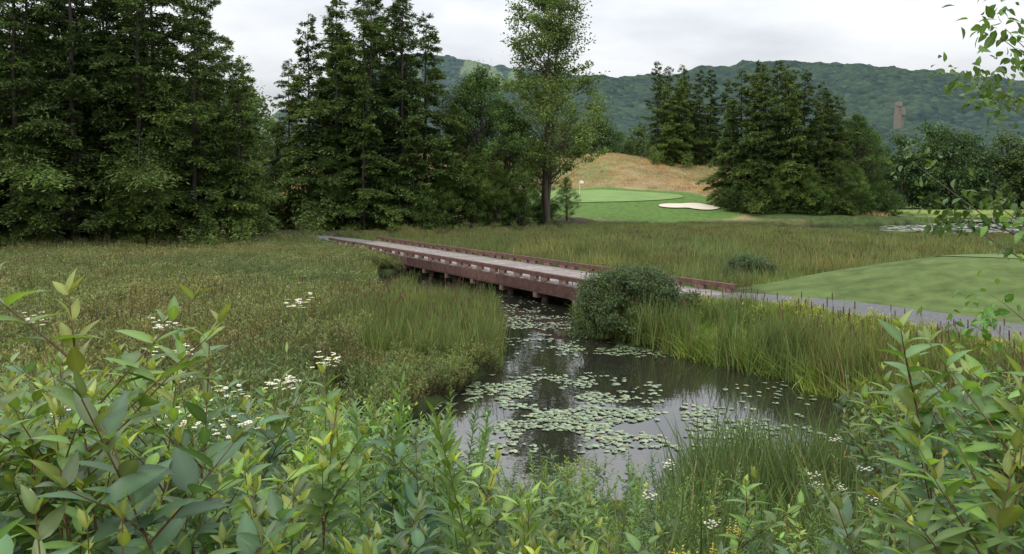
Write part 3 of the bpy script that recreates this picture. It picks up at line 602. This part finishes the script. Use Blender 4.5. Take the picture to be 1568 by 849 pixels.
# ------------------------------------------------------------------ foreground plants
def dogbane(name, seed, h=1.25, col=(.11, .2, .04), L0=.1, wf=.36, side=7, stemc=(.13, .07, .04)):
    rng = R(seed); mb = MB(); acc = []
    def shoot(b, d, l, L, sp, bare):
        n = max(3, int(l / .06)); t = np.linspace(0, 1, n); lean = rng.normal(0, .12, 3) * l; lean[2] = 0
        P = b + d * l * t[:, None] + lean * (t ** 2)[:, None]; mb.tube(P, np.linspace(.0042, .0014, n) * (1 if l > .6 else .6), stemc, 1, 5)
        nn = int(l / sp); tt = np.linspace(bare, 1, nn); a0 = rng.random() * 6.28
        for j, q in enumerate(tt):
            p = np.array([np.interp(q, t, P[:, c]) for c in range(3)]); a = a0 + j * np.pi / 2 + rng.normal(0, .2)
            sz = L * np.interp(q, [0, .6, 1], [.9, 1.1, .5]); upv = np.interp(q, [0, .7, 1], [.35, .7, 1.9]) 
            for s in (0, np.pi):
                o = np.array([math.cos(a + s), math.sin(a + s), upv * rng.uniform(.6, 1.3) - .1]); acc.append((p, o, sz * rng.uniform(.8, 1.15), q))
        acc.append((P[-1], d + rng.normal(0, .2, 3), L * .5, 1))
        return P, t
    d0 = nrm(np.array([rng.normal(0, .12), rng.normal(0, .12), 1]))
    P, t = shoot(np.zeros(3), d0, h, L0, .06, .2)
    for k in range(side):
        q = rng.uniform(.35, .9); p = np.array([np.interp(q, t, P[:, c]) for c in range(3)]); a = rng.random() * 6.28
        shoot(p, nrm(np.array([math.cos(a), math.sin(a), 1.1])), rng.uniform(.22, .42) * (1.2 - q * .5), L0 * .85, .05, .25)
    A = np.array([a[0] for a in acc]); D = nrm(np.array([a[1] for a in acc])); L = np.array([a[2] for a in acc]); q = np.array([a[3] for a in acc]); n = len(A)
    c = np.array(col) * (.65 + .6 * rng.random((n, 1))) * (.8 + .35 * q[:, None]); c[:, 0] *= 1 + .4 * (q > .85)
    yl = rng.random(n) < .012; c[yl] = (.25, .2, .03)
    mb.leaves(A, D, np.array([0, 0, 1]) + rng.normal(0, .25, (n, 3)), L, L * wf * rng.uniform(.85, 1.15, n), c, rng.uniform(.05, .4, n), .3, 5)
    return mb
def rod(name, seed, h=1.15, nl=75, L=.085, wf=.17, col=(.1, .19, .035), flower=None, stems=1):
    rng = R(seed); mb = MB()
    for s_ in range(stems):
        base = np.array([rng.normal(0, .05), rng.normal(0, .05), 0]) * (stems > 1); t = np.linspace(0, 1, 8); ln = np.array([rng.normal(0, .13), rng.normal(0, .13), 0]) * h
        hs = h * (1 if s_ == 0 else rng.uniform(.75, .95)); P = base + np.array([0, 0, 1]) * hs * t[:, None] + ln * (t ** 1.7)[:, None]
        mb.tube(P, np.linspace(.004, .0015, 8), (.12, .12, .04), 1, 5)
        q = np.linspace(.12, 1, nl); a = np.arange(nl) * 2.4; A = np.stack([np.interp(q, t, P[:, c]) for c in range(3)], 1)
        D = nrm(np.stack([np.cos(a), np.sin(a), np.interp(q, [0, .7, 1], [.2, .8, 2.2]) + rng.normal(0, .15, nl)], 1))
        sz = L * np.interp(q, [0, .5, .9, 1], [.9, 1.1, .8, .45]) * rng.uniform(.85, 1.15, nl)
        c = np.array(col) * (.7 + .5 * rng.random((nl, 1))) * (.75 + .4 * q[:, None])
        mb.leaves(A, D, np.array([0, 0, 1]) + rng.normal(0, .2, (nl, 3)), sz, sz * wf, c, rng.uniform(.1, .5, nl), .3, 4)
        if flower:
            nf = 20 if flower == 'w' else 26
            for i in range(nf):
                a_ = rng.random() * 6.28; rr = .06 * rng.random() ** .5; b = P[-1] - np.array([0, 0, .08]); tp = P[-1] + np.array([rr * math.cos(a_), rr * math.sin(a_), rng.uniform(0, .05)])
                mb.tube([b, (b + tp) / 2 + np.array([0, 0, -.01]), tp], .0008, (.12, .16, .05), 1, 3)
                pc = 9; b_ = np.arange(pc) * 6.283 / pc; Dp = np.stack([np.cos(b_), np.sin(b_), np.full(pc, .15)], 1); tl = rng.normal(0, .25, 3)
                Dp = nrm(Dp + np.outer(np.cos(b_), [0, 0, tl[0]])); Sp = nrm(np.cross(Dp, [0, 0, 1.]))
                if flower == 'w':
                    mb.rhomb(np.repeat(tp[None], pc, 0), Dp, Sp, .0095, .006, (.75, .75, .7), 2)
                    mb.box(tp + np.array([0, 0, .001]), (.0025, .0025, .0015), None, (.6, .5, .15), 2)
                else:
                    for z in range(3): mb.rhomb(np.repeat((tp - np.array([0, 0, .012 * z]))[None], pc, 0), Dp, Sp, .005, .004, (.45, .36, .03), 2)
    return mb
FM = [M_fg, M_stem, M_petal]
DOG = [dogbane("d", 100 + k, 1.25, c, l).mesh("dogbane_%d" % k, FM, True) for k, (c, l) in enumerate([((.115, .185, .047), .11), ((.09, .16, .062), .12), ((.15, .235, .042), .105), ((.08, .14, .062), .125), ((.125, .2, .044), .11)])]
ROD = [rod("r", 110 + k, 1.15, 70 + 8 * k, .1, .23, c, None, 2).mesh("goldenrod_leafy_%d" % k, FM, True) for k, c in enumerate([(.12, .19, .04), (.15, .23, .042), (.1, .16, .047)])]
FLW = [rod("f", 120 + k, 1.2, 40, .06, .2, (.12, .18, .04), 'w', 3).mesh("fleabane_%d" % k, FM, True) for k in range(2)]
FLY = [rod("f", 125, 1.0, 60, .07, .18, (.13, .2, .035), 'y', 3).mesh("goldenrod_flowering", FM, True)]
rng = R(77)
def fgpts(n, f): 
    y = np.sqrt(rng.uniform(.9, 92, n)); x = rng.uniform(-.75, .75, n) * y + rng.uniform(-.5, .5, n); k = f(x, y) & (ground(x, y) > .02); return x[k], y[k]
wedge = lambda x, y: (x / y > -.14) & (x / y < .47)
x, y = fgpts(720, lambda x, y: (x / y <= -.14) & (y > 1.15)); b = x / y
s = rng.uniform(.7, 1.1, len(x)) * np.interp(b, [-.7, -.3, -.14], [1.02, .97, .8]); s = np.where(y < 1.7, s * .93, s)
scatter("dogbane_plants", DOG, pts(x, y), s, 20)
x = rng.uniform(-1.9, -.15, 46); y = rng.uniform(1.15, 2.3, 46); scatter("dogbane_plants", DOG, pts(x, y), rng.uniform(.85, 1.08, 46) * np.interp(x, [-1.5, -.15], [1.05, .78]), 201)
x = rng.uniform(-.2, 1.9, 50); y = rng.uniform(1.3, 2.5, 50); scatter("dogbane_plants", DOG, pts(x, y), rng.uniform(.5, .75, 50) * np.interp(x / y, [.45, .6], [1, 1.45]), 202)
x, y = fgpts(330, lambda x, y: (x / y > -.32) & (x / y <= .0) & (y > 2)); scatter("goldenrod_plants", ROD, pts(x, y), rng.uniform(.7, 1.1, len(x)), 21)
x, y = fgpts(620, lambda x, y: wedge(x, y) & (y > 1.3)); b = x / y
scatter("goldenrod_plants", ROD + DOG[:3], pts(x, y), rng.uniform(.48, .82, len(x)) * np.interp(b, [-.1, .12, .42], [1.05, .88, .75]) * np.interp(y, [2, 4, 7], [1.05, 1, .75]), 22, [.18, .18, .18, .15, .15, .16])
x, y = fgpts(420, lambda x, y: (x / y >= .44) & (y > 1.5)); scatter("dogbane_plants", DOG, pts(x, y), rng.uniform(.72, 1.08, len(x)), 23)
FR = [cattail("shore_reed_%d" % k, 130 + k, 16, 1.0, .22, 0, (.06, .11, .042), .016, dryf=.04) for k in range(3)]
x, y = fgpts(420, lambda x, y: (x / y > .2) & (x / y < .5) & (y > 3.6)); scatter("shore_reeds", FR, pts(x, y), rng.uniform(.65, 1.0, len(x)), 24)
x, y = region(330, (1.6, 5.2), (6.8, 10.4), lambda x, y: (x / y > .22) & (x / y < .5) & (ground(x, y) > -.5) & (fbm(x * .9, y * .9, 2) > .38)); scatter("shore_reeds", FR, pts(x, y), rng.uniform(.9, 1.25, len(x)), 241)
x, y = fgpts(100, lambda x, y: wedge(x, y) & (y > 5)); scatter("shore_reeds", FR, pts(x, y), rng.uniform(.5, .75, len(x)), 25)
x, y = fgpts(260, lambda x, y: (y > 5)); scatter("bank_grass", TUF, pts(x, y), rng.uniform(.5, .8, len(x)), 26)
mx = np.array([-.82, -.62, -.95, -1.05, .98, 1.15, -.28, .05, .62, 1.3, -.5, 1.02, .9, 1.12]); my = np.array([1.85, 1.9, 2.0, 1.7, 1.75, 2.1, 2.3, 2.6, 2.4, 2.0, 2.2, 1.65, 1.6, 1.9])
scatter("dogbane_plants", DOG, pts(mx, my), np.array([1.2, 1.12, 1.1, 1.05, 1.0, 1.1, .85, .8, .78, 1.1, .95, 1.08, .92, 1.12]), 27)
mx = np.array([-1.08, -1.0, -.67, -1.46, -1.36, 1.9, 2.0, .8]); my = np.array([3.0, 2.9, 3.0, 3.0, 3.1, 4.4, 5.0, 4.2])
scatter("fleabane_plants", FLW, pts(mx, my), np.array([1.27, 1.22, 1.12, 1.25, 1.2, .7, .75, .7]), 28)
mx = np.array([.56, .66]); my = np.array([2.5, 2.55]); scatter("goldenrod_plants", FLY, pts(mx, my), np.array([.8, .74]), 29)
OT = broadleaf("near_birch", 140, 7.5, 2.6, .3, 260, 34, .085, (.085, .14, .032), lambda t: np.interp(t, [0, .3, .7, 1], [.75, 1, .8, .3]), .28, .09, 2, M_fg, True, (.12, .1, .08), .8)
plant("birch_tree", OT, 5.6, 5.9, (1, 1, 1), .6)
SP = broadleaf("near_sapling", 141, 2.3, .6, .25, 34, 12, .07, (.1, .18, .035), None, .13, .012, 1, M_fg, True, (.12, .08, .05), .8)
plant("birch_sapling", SP, 3.05, 4.5, (1, 1, 1), .6)

# ------------------------------------------------------------------ sky, light, camera
w = bpy.data.worlds.new("World"); scene.world = w; w.use_nodes = True; nt = w.node_tree; nt.nodes.clear()
out = nt.nodes.new("ShaderNodeOutputWorld")
EL, AZ = math.radians(52), math.radians(215)
sky = N(nt, "ShaderNodeTexSky", sky_type='NISHITA'); sky.sun_disc = False; sky.sun_elevation = EL; sky.sun_rotation = AZ
b1 = N(nt, "ShaderNodeBackground"); b1.inputs[1].default_value = .1; nt.links.new(sky.outputs[0], b1.inputs[0])
tc = N(nt, "ShaderNodeTexCoord"); sp = N(nt, "ShaderNodeSeparateXYZ"); nt.links.new(tc.outputs["Generated"], sp.inputs[0])
zz = math_(nt, 'ADD', math_(nt, 'MAXIMUM', sp.outputs[2], 0), .16)
cv = N(nt, "ShaderNodeCombineXYZ"); nt.links.new(math_(nt, 'DIVIDE', sp.outputs[0], zz), cv.inputs[0]); nt.links.new(math_(nt, 'DIVIDE', sp.outputs[1], zz), cv.inputs[1])
cf = noise(nt, .9, 7, cv.outputs[0], .5)
cr = N(nt, "ShaderNodeValToRGB"); nt.links.new(cf, cr.inputs[0]); e = cr.color_ramp.elements
e[0].position = .36; e[0].color = (.62, .65, .7, 1); e[1].position = .58; e[1].color = (.94, .95, .96, 1)
b2 = N(nt, "ShaderNodeBackground"); nt.links.new(cr.outputs[0], b2.inputs[0]); nt.links.new(maprange(nt, sp.outputs[2], .1, .55, .88, 2.5), b2.inputs[1])
mx = N(nt, "ShaderNodeMixShader"); mx.inputs[0].default_value = .9; nt.links.new(b1.outputs[0], mx.inputs[1]); nt.links.new(b2.outputs[0], mx.inputs[2]); nt.links.new(mx.outputs[0], out.inputs[0])
sl = bpy.data.lights.new("sun", 'SUN'); sl.energy = 1.4; sl.angle = math.radians(12); sl.color = (1, .96, .88)
so = bpy.data.objects.new("sun", sl); scene.collection.objects.link(so)
d = Vector((math.sin(AZ) * math.cos(EL), math.cos(AZ) * math.cos(EL), math.sin(EL))); so.rotation_euler = (-d).to_track_quat('-Z', 'Y').to_euler()
cam = bpy.data.cameras.new("camera"); co = bpy.data.objects.new("camera", cam); scene.collection.objects.link(co)
co.location = (0, 0, 3.6); co.rotation_euler = (math.radians(90), 0, 0); cam.sensor_width = 36; cam.lens = 36 * 1230 / 1568; cam.shift_y = -124.5 / 1568
cam.clip_start = .05; cam.clip_end = 20000; scene.camera = co
scene.view_settings.view_transform = 'Standard'; scene.view_settings.look = 'None'; scene.view_settings.exposure = 0
